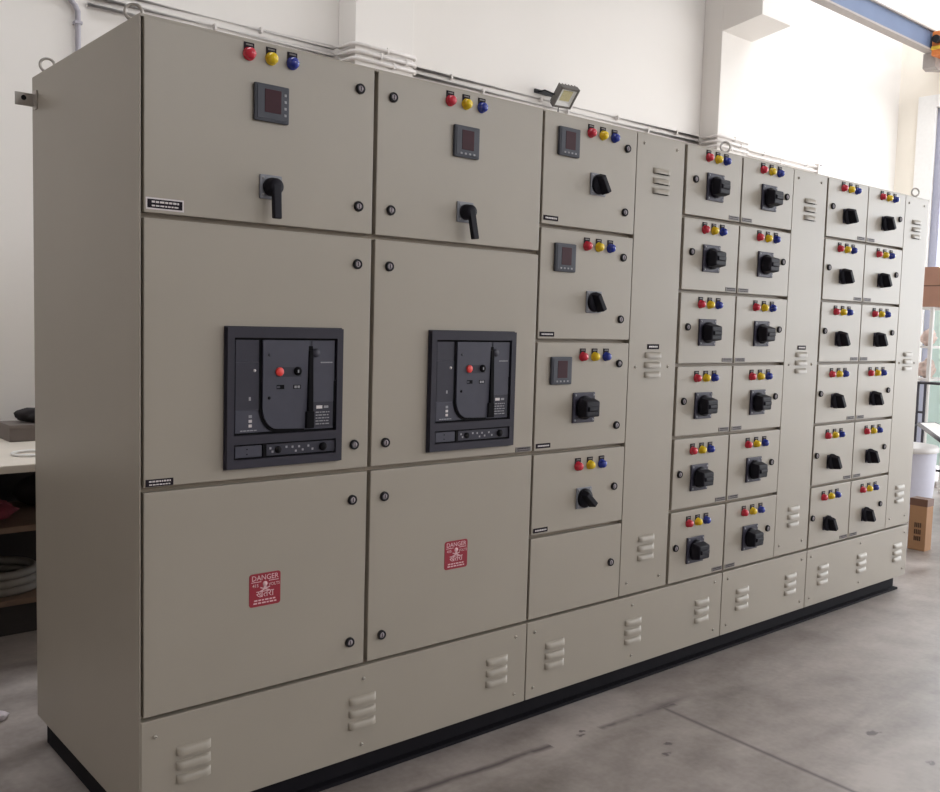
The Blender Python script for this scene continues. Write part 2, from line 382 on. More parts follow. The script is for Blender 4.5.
# floodlight on the back wall
fl = thing('floodlight', (4.45, 2.98, 3.1), 'small square floodlight tilted on the wall above the third cabinet', 'floodlight')
R = Matrix.Translation((4.385, 2.80, 3.098)) @ Matrix.Rotation(math.radians(-10), 4, 'Z') @ Matrix.Rotation(math.radians(45), 4, 'X')
mb = MB(); hw, hh = .086, .086
mb.box(-hw, hw, .0, .035, -hh, hh, 'flood_frame', .006, mtx=R)
for a in ((-hw, hw, -hh, -hh + .016), (-hw, hw, hh - .016, hh), (-hw, -hw + .016, -hh, hh), (hw - .016, hw, -hh, hh)):
    mb.box(a[0], a[1], -.018, .002, a[2], a[3], 'flood_frame', .002, mtx=R)
for k in range(6): mb.box(-.077 + k * .029, -.070 + k * .029, .035, .055, -.08, .08, 'flood_frame', mtx=R)
put('housing', mb, fl)
mb = MB(); i0, i1 = hw - .016, .050
f0 = [(-i0, -.012, -i0), (i0, -.012, -i0), (i0, -.012, i0), (-i0, -.012, i0)]; f1 = [(-i1, -.002, -i1 + .01), (i1, -.002, -i1 + .01), (i1, -.002, i1 + .01), (-i1, -.002, i1 + .01)]
bmx = bmesh.new(); A = [bmx.verts.new(R @ Vector(p)) for p in f0]; B = [bmx.verts.new(R @ Vector(p)) for p in f1]
for k in range(4): bmx.faces.new((A[k], A[(k + 1) % 4], B[(k + 1) % 4], B[k]))
bmx.faces.new(B); mb._merge(bmx, 'reflector'); put('reflector', mb, fl)
mb = MB(); mb.box(-.044, .044, -.005, -.002, -.030, .056, 'led', mtx=R); put('led_board', mb, fl)
mb = MB()
for s in (-1, 1):
    p = R @ Vector((s * .099, .015, 0)); mb.tube([p, (p.x, 2.93, 3.155), (p.x, 2.985, 3.155)], .007, 'black', 8)
mb.box(4.24, 4.5, 2.985, 3.0, 3.14, 3.17, 'black', .002); put('bracket', mb, fl)
mb = MB(); mb.tube([(4.40, 2.88, 3.10), (4.44, 2.93, 3.0), (4.62, 2.965, 2.97), (4.95, 2.975, 2.965)], .006, 'black', 8); put('cable', mb, fl)

# ------------------------------------------------------------------ shared small fittings (meshes used many times)
def lamp_mesh(c):
    m = MB(); m.lathe([(.0175, 0), (.0175, .004), (.0155, .0045), (.0155, .009), (.0148, .016), (.0115, .0215), (.006, .0242), (0, .025)], c, n=20)
    return m.mesh('indicator_lamp')
LAMP = {c: lamp_mesh(c) for c in ('red', 'yellow', 'blue')}
TAG = MB().box(-.0150, .0150, -.003, 0, .004, .030, 'label_black', .001).box(-.010, .010, -.0034, -.003, .022, .026, 'label_grey').mesh('lamp_tag')
m = MB(); m.lathe([(.0150, 0), (.0150, .006), (.0135, .009), (.0095, .009), (.0090, .0055)], 'black', n=22); m.lathe([(.0090, .0050), (.0085, .0075), (0, .0075)], 'lock_core', n=18)
m.box(-.0012, .0012, -.0082, -.007, -.006, .006, 'groove'); LOCK = m.mesh('door_lock')
SCREW = MB().lathe([(.0062, 0), (.0062, .002), (.0045, .0038), (0, .0042)], 'screw', n=14).box(-.004, .004, -.0046, -.0040, -.0006, .0006, 'groove').mesh('screw')

def louvre_mesh(w=.1, h=.0225, D=.0125):
    nu, nv = 22, 8; b = bmesh.new(); V = []
    for j in range(nv + 1):
        row = []
        for i in range(nu + 1):
            s = -1 + 2 * i / nu; u = math.copysign(1 - (1 - abs(s)) ** 1.5, s) * w / 2
            v = h * j / nv; e = min(1, (w / 2 - abs(u)) / (h * .95))
            dd = D * math.sqrt(max(0, 1 - (v / h) ** 2)) * math.sqrt(max(0, 1 - (1 - e) ** 2))
            row.append(b.verts.new((u, -dd - .0002, v)))
        V.append(row)
    for j in range(nv):
        for i in range(nu):
            f = b.faces.new((V[j][i], V[j][i + 1], V[j + 1][i + 1], V[j + 1][i])); f.smooth = True
    m = MB(); m._merge(b, 'paint')
    m.box(-w / 2 + .006, w / 2 - .006, -.0008, .0, -.001, .004, 'groove')
    return m.mesh('louvre')
LOUVRE = louvre_mesh()

def nameplate_mesh(w, h, seed, two=True, face='label_black', ink='label_white', border=False):
    m = MB(); r = random.Random(seed)
    if border: m.box(-w / 2 - .004, w / 2 + .004, -.0012, 0, -h / 2 - .004, h / 2 + .004, 'label_white')
    m.box(-w / 2, w / 2, -.0020, 0, -h / 2, h / 2, face, .0004)
    rows = ((h * .2, h * .22), (-h * .24, h * .16)) if two else ((0, h * .3),)
    for zc, hh in rows:
        x = -w * .38
        while x < w * .36:
            l = r.uniform(.05, .13) * w
            m.box(x, min(x + l, w * .4), -.0024, -.0018, zc - hh / 2, zc + hh / 2, ink); x += l + w * .025
    return m.mesh('nameplate')
NP_SMALL = nameplate_mesh(.072, .017, 3, False)
NP_GREY = nameplate_mesh(.074, .017, 4, True, 'label_grey', 'label_black')

def meter_mesh():
    m = MB(); m.box(-.052, .052, -.012, 0, -.05, .05, 'meter', .004); m.box(-.046, .046, -.0135, -.011, -.044, .044, 'meter', .002)
    return m.mesh('panel_meter')
METER = meter_mesh()
DISPLAY = MB().box(-.024, .026, -.0145, -.012, -.026, .036, 'display', .001).mesh('display')
def keys_mesh(side):
    m = MB()
    if side:
        for k in range(4): m.box(.035, .042, -.0148, -.013, -.031 + k * .018, -.024 + k * .018, 'key', .0008)
    else:
        for k in range(4): m.box(-.03 + k * .018, -.022 + k * .018, -.0148, -.013, -.041, -.035, 'key', .0008)
    return m.mesh('keypad')
KEYS = {True: keys_mesh(True), False: keys_mesh(False)}

# rotary handles
def plate_mesh(w, h, mt, t=.006):
    m = MB(); m.box(-w / 2, w / 2, -t, 0, -h / 2, h / 2, mt, .003)
    for sx in (-1, 1):
        for sz in (-1, 1): m.lathe([(.0045, t - .001), (.0045, t + .0012), (0, t + .002)], 'key' if mt == 'plate_grey' else 'plate_grey', c=(sx * (w / 2 - .010), 0, sz * (h / 2 - .010)), n=10)
    return m.mesh('handle_plate')
PL_GREY = plate_mesh(.068, .066, 'plate_grey'); PL_BIG = plate_mesh(.116, .112, 'plate_dark', .008); PL_MID = plate_mesh(.082, .080, 'plate_grey'); PL_SMALL = plate_mesh(.070, .068, 'plate_dark')
def pistol_knob():
    m = MB(); m.lathe([(.025, .005), (.025, .018), (.022, .024), (.022, .036), (.018, .042), (0, .043)], 'black_knob', n=24)
    m.hexa([(-.0125, -.026, .01), (.0125, -.026, .01), (.0125, -.042, .01), (-.0125, -.042, .01)], [(-.0115, -.034, -.088), (.0115, -.034, -.088), (.0115, -.052, -.088), (-.0115, -.052, -.088)], 'black_knob', .004)
    return m.mesh('handle_grip')
PISTOL = pistol_knob()
def block_knob():
    m = MB(); m.lathe([(.044, .007), (.044, .016), (.040, .022), (0, .022)], 'black_knob', n=28)
    m.hexa([(-.046, -.018, -.036), (.040, -.018, -.036), (.040, -.018, .036), (-.046, -.018, .036)], [(-.040, -.058, -.030), (.034, -.056, -.030), (.034, -.056, .026), (-.040, -.058, .026)], 'black_knob', .007)
    m.hexa([(-.034, -.054, -.012), (.030, -.054, -.012), (.030, -.054, .010), (-.034, -.054, .010)], [(-.030, -.064, -.008), (.024, -.062, -.008), (.024, -.062, .006), (-.030, -.064, .006)], 'black_knob', .003)
    return m.mesh('handle_grip')
BLOCK = block_knob()
def bar_knob(L, wd, d, tilt):
    m = MB(); m.lathe([(wd * 1.3, .005), (wd * 1.3, .014), (wd * 1.15, .02), (0, .02)], 'black_knob', n=24)
    R = Matrix.Rotation(math.radians(tilt), 4, 'Y'); b = bmesh.new()
    f0 = [(-wd / 2, -.016, -L / 2), (wd / 2, -.016, -L / 2), (wd / 2, -.016, L / 2), (-wd / 2, -.016, L / 2)]
    f1 = [(-wd * .36, -d, -L * .46), (wd * .36, -d, -L * .46), (wd * .36, -d * .9, L * .40), (-wd * .36, -d * .9, L * .40)]
    m.hexa([R @ Vector(p) for p in f0], [R @ Vector(p) for p in f1], 'black_knob', .004)
    return m.mesh('handle_grip')
BAR = bar_knob(.074, .028, .050, -28); BAR_S = bar_knob(.072, .030, .056, -24)

# ------------------------------------------------------------------ cabinets
X = [0.0, .708, 1.407, 1.906, 2.209, 2.605, 3.012, 3.314, 3.713, 4.119, 4.399]
Z1, Z2, ZP, TOP, DEP = 1.607, .904, .293, 2.1, .897
S = [TOP, 1.703, 1.302, .902, .599, ZP]
T = [TOP, 1.812, 1.510, 1.208, .908, .602, ZP]
GAP = {0: .011, 1: .007, 2: .0055, 3: .002, 4: .009, 5: .005, 6: .0015, 7: .007, 8: .0035, 9: .0015, 10: .002}
def gl(i): return X[i] + (.0095 if i == 0 else GAP[i])
def gr(i): return X[i + 1] - GAP[i + 1]

def carcass(root, i):
    a, b = X[i] + (0 if i == 0 else .0004), X[i + 1] - .0004; m = MB()
    m.box(a, b, .024, DEP, ZP + .001, TOP - .012, 'carcass')
    m.box(a, b, .0035, DEP, TOP - .0075, TOP, 'paint', .0015)                 # roof sheet, slightly proud of the doors
    m.box(a, b, .024, DEP, TOP - .012, TOP - .0075, 'paint')
    if i == 0: m.box(a - .0012, a + .0018, .001, DEP + .001, .002, TOP - .002, 'paint', .0008)
    if i == 9: m.box(b - .0018, b + .001, .001, DEP + .001, ZP + .001, TOP - .002, 'paint', .0008)
    return put('carcass', m, root)
def door(root, i, zt, zb, name='door'):
    h = .0068; a, b = gl(i), gr(i)
    t_ = TOP - .0072 if zt == TOP else zt - h
    b_ = zb + (.005 if zb == ZP else h)
    m = MB(); m.box(a, b, 0, .022, b_, t_, 'paint', .0025)
    o = bpy.data.objects.new(name, None)
    bpy.data.objects.remove(o)
    me = m.mesh(name)
    for v in me.vertices: v.co -= Vector((a, 0, b_))
    return put(name, me, root, (a, 0, b_))
def lamps(root, xs, z):
    for c, x in zip(('red', 'yellow', 'blue'), xs):
        l = put('indicator_lamp', LAMP[c], root, (x, 0, z), c + ' indicator lamp')
        put('lamp_tag', TAG, l, (x, 0, z))
def lock(dr, x, z): put('door_lock', LOCK, dr, (x, 0, z))
def handle(root, x, z, plate, grip, rot=0):
    p = put('rotary_handle', plate, root, (x, 0, z)); g = put('handle_grip', grip, p, (x, 0, z))
    if rot: g.rotation_euler = (0, math.radians(rot), 0)
def meter(root, x, z, side):
    p = put('panel_meter', METER, root, (x, 0, z)); put('display', DISPLAY, p, (x, 0, z), 'dark red display'); put('keypad', KEYS[side], p, (x, 0, z))
def louvres(par, x, z, y=0):
    for k in range(3): put('louvre', LOUVRE, par, (x, y, z - .0205 - k * .0385))
def screw(par, x, z, y=0): put('screw', SCREW, par, (x, y, z))
def nameplate(par, me, x, z): put('nameplate', me, par, (x, 0, z))
def eyebolt(root, x, y, rz=0):
    m = MB(); m.lathe([(.012, 0), (.012, .006), (.007, .008), (.007, .014)], 'steel', axis='Z', n=14); m.torus((0, 0, .034), .021, .0045, 'steel', Matrix.Rotation(rz, 3, 'Z'))
    put('eyebolt', m, root, (x, y, TOP - .0005))
GRP = 'switchgear cabinets standing side by side in one row'
def cabinet(i, label, name='switchgear_cabinet', cat='electrical cabinet'):
    r = thing(name, ((X[i] + X[i + 1]) / 2, .45, ZP), label, cat, GRP); carcass(r, i); return r

def danger_sign(dr, x, z):
    m = MB(); w, h = .098, .095; r = .008; pts = []
    for cx, cz, a0 in ((w / 2 - r, h / 2 - r, 0), (-w / 2 + r, h / 2 - r, 90), (-w / 2 + r, -h / 2 + r, 180), (w / 2 - r, -h / 2 + r, 270)):
        for k in range(5):
            a = math.radians(a0 + k * 22.5); pts.append((cx + r * math.cos(a), cz + r * math.sin(a)))
    m.prism(pts, -.0012, 0, 'danger'); y = -.0016; tx = 'danger_text'
    m.text('DANGER', .021, 0, y, .034, tx, sx=1.0)
    m.text('415', .013, -.030, y, .013, tx); m.text('VOLTS', .012, .029, y, .012, tx)
    m.lathe([(.0075, .0012), (.0075, .0018), (0, .0018)], tx, c=(0, 0, .016), n=16); m.box(-.0045, .0045, -.0018, -.001, .003, .010, tx)     # skull
    for s in (-1, 1): m.box(-.016, .016, -.0017, -.001, -.0015, .0015, tx, mtx=Matrix.Translation((0, 0, .001)) @ Matrix.Rotation(s * .35, 4, 'Y'))
    m.box(-.043, -.012, -.0016, -.001, .0225, .0245, tx); m.box(.012, .043, -.0016, -.001, .0225, .0245, tx)
    m.text('\u0916\u0924\u0930\u093e', .027, 0, y, -.013, tx)
    for zz, ww in ((-.030, .034), (-.038, .036)):
        xx = -ww
        q = random.Random(int(zz * -1000))
        while xx < ww:
            l = q.uniform(.006, .014); m.box(xx, min(xx + l, ww), -.0016, -.001, zz - .002, zz + .002, tx); xx += l + .003
    put('danger_sign', m, dr, (x, 0, z), 'red danger sign')

def breaker(root, x0, z0):
    """Drawn-out frame on the door: x0, z0 is its lower left corner, 375 x 387 mm."""
    W, H = .375, .387; m = MB(); y = -.018
    wx0, wx1, wz0, wz1 = .021, .354, .091, .359; sx0, sx1, sz0, sz1 = .021, .354, .024, .066
    for bx in ((0, wx0, 0, H), (wx1, W, 0, H), (wx0, wx1, wz1, H), (wx0, wx1, sz1, wz0), (wx0, wx1, 0, sz0)):
        m.box(bx[0], bx[1], y, 0, bx[2], bx[3], 'bezel')
    m.box(-.003, W + .003, -.006, 0, -.003, H + .003, 'bezel', .002)
    m.box(wx0 - .001, wx1 + .001, -.0075, 0, sz0 - .001, wz1 + .001, 'groove')
    B = put('circuit_breaker', m, root, (x0, 0, z0), 'dark grey circuit breaker'); B.scale.x = .976
    def sub(name, mb, label=None): return put(name, mb, B, (x0, 0, z0), label)
    g = .006
    m = MB(); m.box(wx0 + g, wx1 - g, -.010, -.007, wz0 + g, wz1 - g, 'breaker', .001)
    m.box(.105 + .165, wx1 - g, -.0125, -.009, wz0 + .085, wz1 - g, 'breaker', .001); sub('front_cover', m)
    m = MB(); m.box(wx0 + g, .100, -.0118, -.0098, wz0 + .070, wz1 - g - .062, 'breaker_dark', .0008); m.box(wx0 + g, .100, -.0112, -.0098, wz1 - g - .060, wz1 - g, 'breaker_dark', .0008)
    m.lathe([(.0042, .0115), (.0042, .0135), (0, .0138)], 'label_white', c=(.085, 0, .269), n=12); m.box(.068, .074, -.0125, -.0115, .186, .196, 'key'); sub('side_strip', m)
    m = MB(); m.box(wx0 + g, .096, -.0118, -.0098, wz0 + g, wz0 + .066, 'breaker', .0008)
    for k in range(3): m.box(.068, .078, -.0124, -.0116, .112 + k * .013, .120 + k * .013, 'label_white' if k < 2 else 'key')
    q = random.Random(5); xx = .042
    while xx < .09:
        l = q.uniform(.004, .01); m.box(xx, xx + l, -.0122, -.0116, .1015, .1045, 'key'); xx += l + .002
    sub('rating_label', m)
    # curved fascia with a swept lower left corner, outlined by a dark groove
    def fascia(off, yy, mt):
        pts = [(.108 - off, wz1 - g)]
        for k in range(9):
            a = math.pi + k * math.pi / 16; pts.append((.108 + .050 + (.050 + off) * math.cos(a), wz0 + .075 + (.062 + off) * math.sin(a)))
        pts += [(.246, wz0 + .010 - off), (.252, wz0 + .06), (.256, wz1 - g)]
        return pts, yy, mt
    m = MB(); p, yy, mt = fascia(.009, -.0125, 'groove'); m.prism(p, yy, -.0098, mt); p, yy, mt = fascia(0, -.018, 'breaker'); m.prism(p, yy, -.0098, mt, .001)
    m.lathe([(.0045, .0178), (.0045, .019), (0, .0192)], 'breaker_dark', c=(.128, 0, .312), n=12); m.lathe([(.0045, .0178), (.0045, .019), (0, .0192)], 'groove', c=(.128, 0, .192), n=12)
    m.box(.150, .232, -.0184, -.0175, .250, .278, 'breaker_dark', .0005); sub('fascia', m)
    m = MB(); m.lathe([(.0125, .017), (.0125, .022), (.011, .024), (0, .0242)], 'button_red', c=(.160, 0, .265), n=20); sub('push_button', m, 'red push button')
    m = MB(); m.lathe([(.0125, .017), (.0125, .022), (.011, .024), (0, .0242)], 'groove', c=(.219, 0, .266), n=20); m.box(.2165, .2205, -.0248, -.024, .262, .270, 'key'); sub('push_button', m, 'black push button')
    m = MB(); m.box(.152, .176, -.0188, -.0175, .216, .228, 'groove'); m.box(.152, .162, -.0192, -.0185, .219, .225, 'breaker'); sub('indicator_window', m)
    m = MB(); m.box(.206, .230, -.0188, -.0175, .216, .227, 'groove'); m.box(.209, .2165, -.0192, -.0185, .218, .225, 'key'); m.box(.219, .227, -.0192, -.0185, .218, .225, 'key'); sub('indicator_window', m)
    m = MB(); m.box(.249, .273, -.0135, -.0098, wz0 + .010, wz1 - .022, 'groove', .001)
    m.hexa([(.2535, -.012, .150), (.2705, -.012, .150), (.2705, -.026, .150), (.2535, -.026, .150)], [(.256, -.012, .325), (.2715, -.012, .325), (.2715, -.020, .325), (.256, -.020, .325)], 'groove', .003)
    m.box(.247, .275, -.024, -.012, wz0 + .010, .150, 'groove', .003); m.lathe([(.013, .012), (.013, .016), (0, .0162)], 'breaker_dark', c=(.283, 0, .318), n=18); sub('charging_lever', m)
    m = MB(); m.box(.277, wx1 - g - .003, -.0130, -.0098, wz0 + .012, .176, 'breaker_dark', .0008); m.box(.287, .307, -.0138, -.0128, .156, .165, 'label_white'); m.box(.313, .328, -.0138, -.0128, .157, .164, 'key')
    for r_ in range(5):
        xx = .285
        while xx < .33:
            l = q.uniform(.004, .013); m.box(xx, min(xx + l, .334), -.0136, -.0128, .110 + r_ * .0085, .113 + r_ * .0085, 'key'); xx += l + .003
    sub('rating_plate', m)
    m = MB(); m.box(wx1 - g - .002, wx1 - .001, -.014, -.0098, wz0 + .012, .236, 'groove', .001)
    xx = .300
    while xx < .338:
        l = q.uniform(.003, .006); m.box(xx, xx + l, -.0134, -.0122, .288, .2915, 'key'); xx += l + .001
    sub('maker_mark', m)
    m = MB(); m.box(sx0 + g, sx0 + .088, -.0135, -.007, sz0 + .005, sz1 - .005, 'breaker', .001); m.box(sx0 + .092, sx0 + .102, -.0145, -.007, sz0 + .004, sz1 - .004, 'groove')
    m.box(sx0 + .104, sx1 - sx0 - .004 + .024, -.0125, -.007, sz0 + .005, sz1 - .005, 'breaker_dark', .001)
    m.lathe([(.010, .012), (.010, .016), (0, .0163)], 'groove', c=(sx0 + .140, 0, .045), n=16); m.lathe([(.012, .012), (.012, .017), (0, .0173)], 'groove', c=(sx0 + .290, 0, .045), n=16)
    for k, (xa, za) in enumerate(((.113, .05), (.120, .04), (.185, .05), (.196, .038), (.207, .05), (.219, .04), (.238, .05), (.252, .04), (.165, .051))):
        m.box(sx0 + xa, sx0 + xa + .006, -.0131, -.0122, za - .003, za + .003, 'key')
    for za in (.038, .052): m.lathe([(.002, .0133), (.002, .0143), (0, .0144)], 'groove', c=(sx0 + .042, 0, za), n=8)
    sub('control_strip', m)

# --- first incomer
NP1 = nameplate_mesh(.092, .022, 11, True, border=True); NP2 = nameplate_mesh(.074, .019, 12, True)
r = cabinet(0, 'end cabinet with bare grey side, circuit breaker, danger sign and pistol handle')
d = door(r, 0, TOP, Z1); lamps(r, (.294, .360, .425), 2.058); meter(r, .360, 1.938, True); handle(r, .362, 1.714, PL_GREY, PISTOL, 1)
lock(d, .650, 2.030); lock(d, .651, 1.691); nameplate(d, NP1, .064, 1.637)
d = door(r, 0, Z1, Z2); lock(d, .651, 1.522); lock(d, .651, .983); breaker(r, .231, .942); nameplate(d, NP2, .051, .922)
d = door(r, 0, Z2, ZP); lock(d, .648, .815); lock(d, .648, .374); danger_sign(d, .359, .588)
eyebolt(r, .03, .845, -.3); eyebolt(r, .03, .12, -.35)
m = MB(); m.box(-.060, -.0012, .868, .874, 2.002, 2.042, 'steel', .0015); m.box(-.006, -.0012, .840, .874, 1.992, 2.050, 'steel', .0015)
m.cyl((-.035, .867, 2.026), (-.035, .875, 2.026), .008, 'black', n=14); put('earthing_bar', m, r, label='metal bar with a bolt hole')
# --- second incomer
r = cabinet(1, 'second wide cabinet with circuit breaker, red danger sign and locks along its left edge')
d = door(r, 1, TOP, Z1); lamps(r, (.989, 1.055, 1.121), 2.054); meter(r, 1.0565, 1.9345, False); handle(r, 1.061, 1.713, PL_GREY, PISTOL, -8)
lock(d, .769, 2.026); lock(d, .768, 1.691)
d = door(r, 1, Z1, Z2); lock(d, .767, 1.522); lock(d, .766, .982); breaker(r, .928, .942); nameplate(d, NP_GREY, 1.358, .921)
d = door(r, 1, Z2, ZP); lock(d, .766, .814); lock(d, .766, .374); danger_sign(d, 1.064, .588)
# --- outgoing column with meters
r = cabinet(2, 'cabinet of five stacked doors, the upper three with square meters')
for k in range(5):
    d = door(r, 2, S[k], S[k + 1])
    if k < 3:
        z = (2.052, 1.648, 1.245)[k]
        lamps(r, (1.645, 1.709, 1.773), z); meter(r, 1.529, (2.002, 1.598, 1.195)[k], k == 9); lock(d, 1.849, (2.024, 1.619, 1.218)[k]); lock(d, 1.847, (1.788, 1.386, .982)[k])
        if k < 2: handle(r, 1.692, (1.873, 1.446)[k], PL_MID, BAR)
        else: handle(r, 1.657, 1.057, PL_BIG, BLOCK)
        nameplate(d, NP_SMALL, 1.456, (1.731, 1.325, .927)[k])
    elif k == 3:
        lamps(r, (1.641, 1.706, 1.771), .839); lock(d, 1.848, .745); handle(r, 1.678, .717, PL_MID, BAR, -18); nameplate(d, NP_SMALL, 1.457, .621)
    else: lock(d, 1.846, .447)
# --- cable alleys
def alley(i, label, plate):
    r = cabinet(i, label, 'cable_alley_cabinet'); d = door(r, i, TOP, ZP, 'cover_panel'); cx = (X[i] + X[i + 1]) / 2; w = X[i + 1] - X[i]
    for z in (2.060, 1.203, .346):
        for x in (X[i] + .043, X[i + 1] - .058): screw(d, x, z)
    for z, dx in ((1.975, 0), (1.26, -.005), (.525, .002)): louvres(d, cx + dx, z)
    if plate: put('nameplate', nameplate_mesh(.072, .020, 20 + i, False), d, (cx - .005, 0, 1.283))
    return r
alley(3, 'plain tall ventilated cabinet between the metered doors and the large rotary handles', True)
# --- feeder columns
def feeder(i, label, lx, hx, kx, nx, plate, grip, drift=.018, drop=0.0):
    r = cabinet(i, label)
    for k in range(6):
        f = k / 4.0; d = door(r, i, T[k], T[k + 1]); t_ = T[k]
        dx = -drift * f; lamps(r, [x + dx for x in lx], t_ - .041 - .018 * min(f, 1.1)); lock(d, kx + dx, t_ - .137 - .018 * f * .9)
        handle(r, hx + dx, t_ - .157 - drop - .020 * f * .9, plate, grip); nameplate(d, NP_GREY, nx, T[k + 1] + .020)
    return r
r = feeder(4, 'first six-door cabinet with large black handles, next to the first plain ventilated cabinet', (2.358, 2.421, 2.481), 2.410, 2.277, 2.558, PL_BIG, BLOCK)
eyebolt(r, 2.545, .05, -.6)
feeder(5, 'second six-door cabinet with large black handles, locks on its right edge', (2.757, 2.824, 2.890), 2.812, 2.957, 2.655, PL_BIG, BLOCK, .011)
alley(6, 'plain tall ventilated cabinet between the large-handled and the small-handled doors', True)
feeder(7, 'first six-door cabinet with small black handles, locks on its left edge', (3.458, 3.527, 3.591), 3.505, 3.366, 3.662, PL_SMALL, BAR_S, .018, .016)
feeder(8, 'last six-door cabinet with small black handles, locks on its right edge', (3.852, 3.923, 3.992), 3.898, 4.061, 3.764, PL_SMALL, BAR_S, .018, .016)
r = alley(9, 'narrow plain ventilated cabinet closing the far end of the row', False)
eyebolt(r, 4.30, .035, -.6)

# --- plinths and base
PG = 'louvred plinths under the cabinet row'
def plinth(x0, x1, label, lv, sc):
    r = thing('plinth', ((x0 + x1) / 2, .45, 0), label, 'plinth', PG); a = x0 + .0025; b = x1 - .0025
    put('housing', MB().box(x0 + .002, x1 - .002, .026, DEP, 0, ZP - .0005, 'carcass'), r)
    cv = put('cover_panel', MB().box(a, b, 0, .026, .001, ZP - .006, 'paint', .0025), r)
    for x in lv: louvres(cv, x, .193)
    for x, z in sc: screw(cv, x, z)
plinth(0, X[2], 'longest plinth under the two circuit breaker cabinets', (.148, .700, 1.264), [(.040, .240), (.04, .037), (.703, .246), (.70, .036), (1.352, .248), (1.352, .039)])
plinth(X[2], X[5], 'plinth under the metered doors, with three groups of louvres', (1.553, 2.000, 2.460), [(1.447, .247), (1.446, .04), (1.992, .25), (1.995, .043), (2.549, .253), (2.552, .04)])
plinth(X[5], X[7], 'short plinth with two groups of louvres', (2.765, 3.172), [(2.648, .252), (2.65, .042), (3.268, .25), (3.268, .04)])
plinth(X[7], X[10], 'last plinth at the far end under the small-handled doors', (3.475, 3.872, 4.277), [(3.355, .25), (3.355, .042), (3.852, .252), (3.854, .042), (4.355, .25), (4.355, .042)])
bf = thing('base_channel', (2.15, .45, FLOOR), 'black steel base channel on the floor under the whole cabinet row', 'base frame')
m = MB(); bx0, bx1 = .018, 4.365
m.box(bx0, bx1, .05, .09, FLOOR, 0, 'base'); m.box(bx0, bx1, .022, .09, FLOOR, FLOOR + .012, 'base', .001); m.box(bx0, bx1, .03, .09, -.012, 0, 'base', .001)
put('front_channel', m, bf)
m = MB(); m.box(bx0, bx1, .80, .86, FLOOR, 0, 'base', .001); put('rear_channel', m, bf)
for x in (bx0, bx1 - .05): put('end_channel', MB().box(x, x + .05, .09, .80, FLOOR, 0, 'base', .001), bf)

# ------------------------------------------------------------------ workbench beyond the bare cabinet side
wb = thing('workbench', (.1, 2.25, FLOOR), 'pale-topped workbench with shelves, seen past the bare cabinet side', 'workbench')
put('bench_top', MB().box(-1.6, 1.5, 1.57, 2.62, .718, .75, 'bench_white', .005), wb)
tag(put('cable_ring', MB().torus((0, 0, .006), .075, .006, 'white', Matrix.Rotation(math.pi / 2, 3, 'X'), n=32, m=8), None, (.245, 1.83, .7505)), 'pale ring lying flat on the workbench top', 'ring')
for x in (-1.5, 1.36):
    for y in (1.99, 2.54): put('leg', MB().box(x, x + .05, y, y + .05, FLOOR, .718, 'bench_leg', .003), wb)
put('shelf', MB().box(-1.5, 1.41, 2.0, 2.6, .385, .412, 'wood', .003), wb)
put('shelf', MB().box(-1.5, 1.41, 2.0, 2.6, .06, .085, 'wood', .003), wb)
put('back_panel', MB().box(-1.5, 1.41, 2.6, 2.615, FLOOR, .718, 'bench_leg'), wb)
put('kick_board', MB().box(-1.5, 1.41, 2.05, 2.065, FLOOR, .06, 'bench_leg'), wb)
tag(put('storage_box', MB().box(-.13, .13, -.10, .10, 0, .075, 'grey_box', .004).box(-.132, .132, -.102, .102, .060, .078, 'grey_box', .003), None, (.40, 2.36, .7505)), 'low grey box on the pale workbench top', 'box')
tag(put('cloth_bundle', MB().lump((0, 0, .028), (.09, .07, .035), 'dark_cloth', 3), None, (.42, 2.36, .834)), 'dark cloth bundle on the low grey box', 'cloth')
tag(put('folded_cloth', MB().lump((0, 0, .045), (.16, .20, .042), 'crimson', 5, .12).lump((-.02, -.05, .09), (.12, .13, .03), 'crimson', 6, .12), None, (.12, 2.22, .4145)), 'crimson folded cloth on the upper bench shelf', 'cloth')
tag(put('tool_bag', MB().lump((0, 0, .085), (.20, .12, .085), 'dark_cloth', 8, .1).tube([(-.1, -.03, .15), (-.06, -.04, .215), (.06, -.04, .215), (.1, -.03, .15)], .008, 'dark_cloth'), None, (.52, 2.42, .412)), 'black tool bag on the upper bench shelf beside the crimson cloth', 'bag')
m = MB()
for k in range(3): m.torus((0, 0, .022 + k * .034), .17 - .006 * k, .020, 'rubber_grey', Matrix.Rotation(math.pi / 2, 3, 'X'), n=36)
tag(put('hose_coil', m, None, (.20, 2.24, .083)), 'grey hose coil lying on the lower bench shelf', 'hose')
tag(put('sack', MB().lump((0, 0, .060), (.11, .12, .062), 'olive', 12, .12), None, (-.16, 2.22, .083)), 'olive sack beside the hose coil on the lower bench shelf', 'sack')
tag(put('plastic_scrap', MB().lump((0, 0, .013), (.035, .03, .018), 'plastic_scrap', 14, .2), None, (-.07, 1.145, FLOOR)), 'white plastic scrap on the bare floor in front of the workbench', 'scrap')

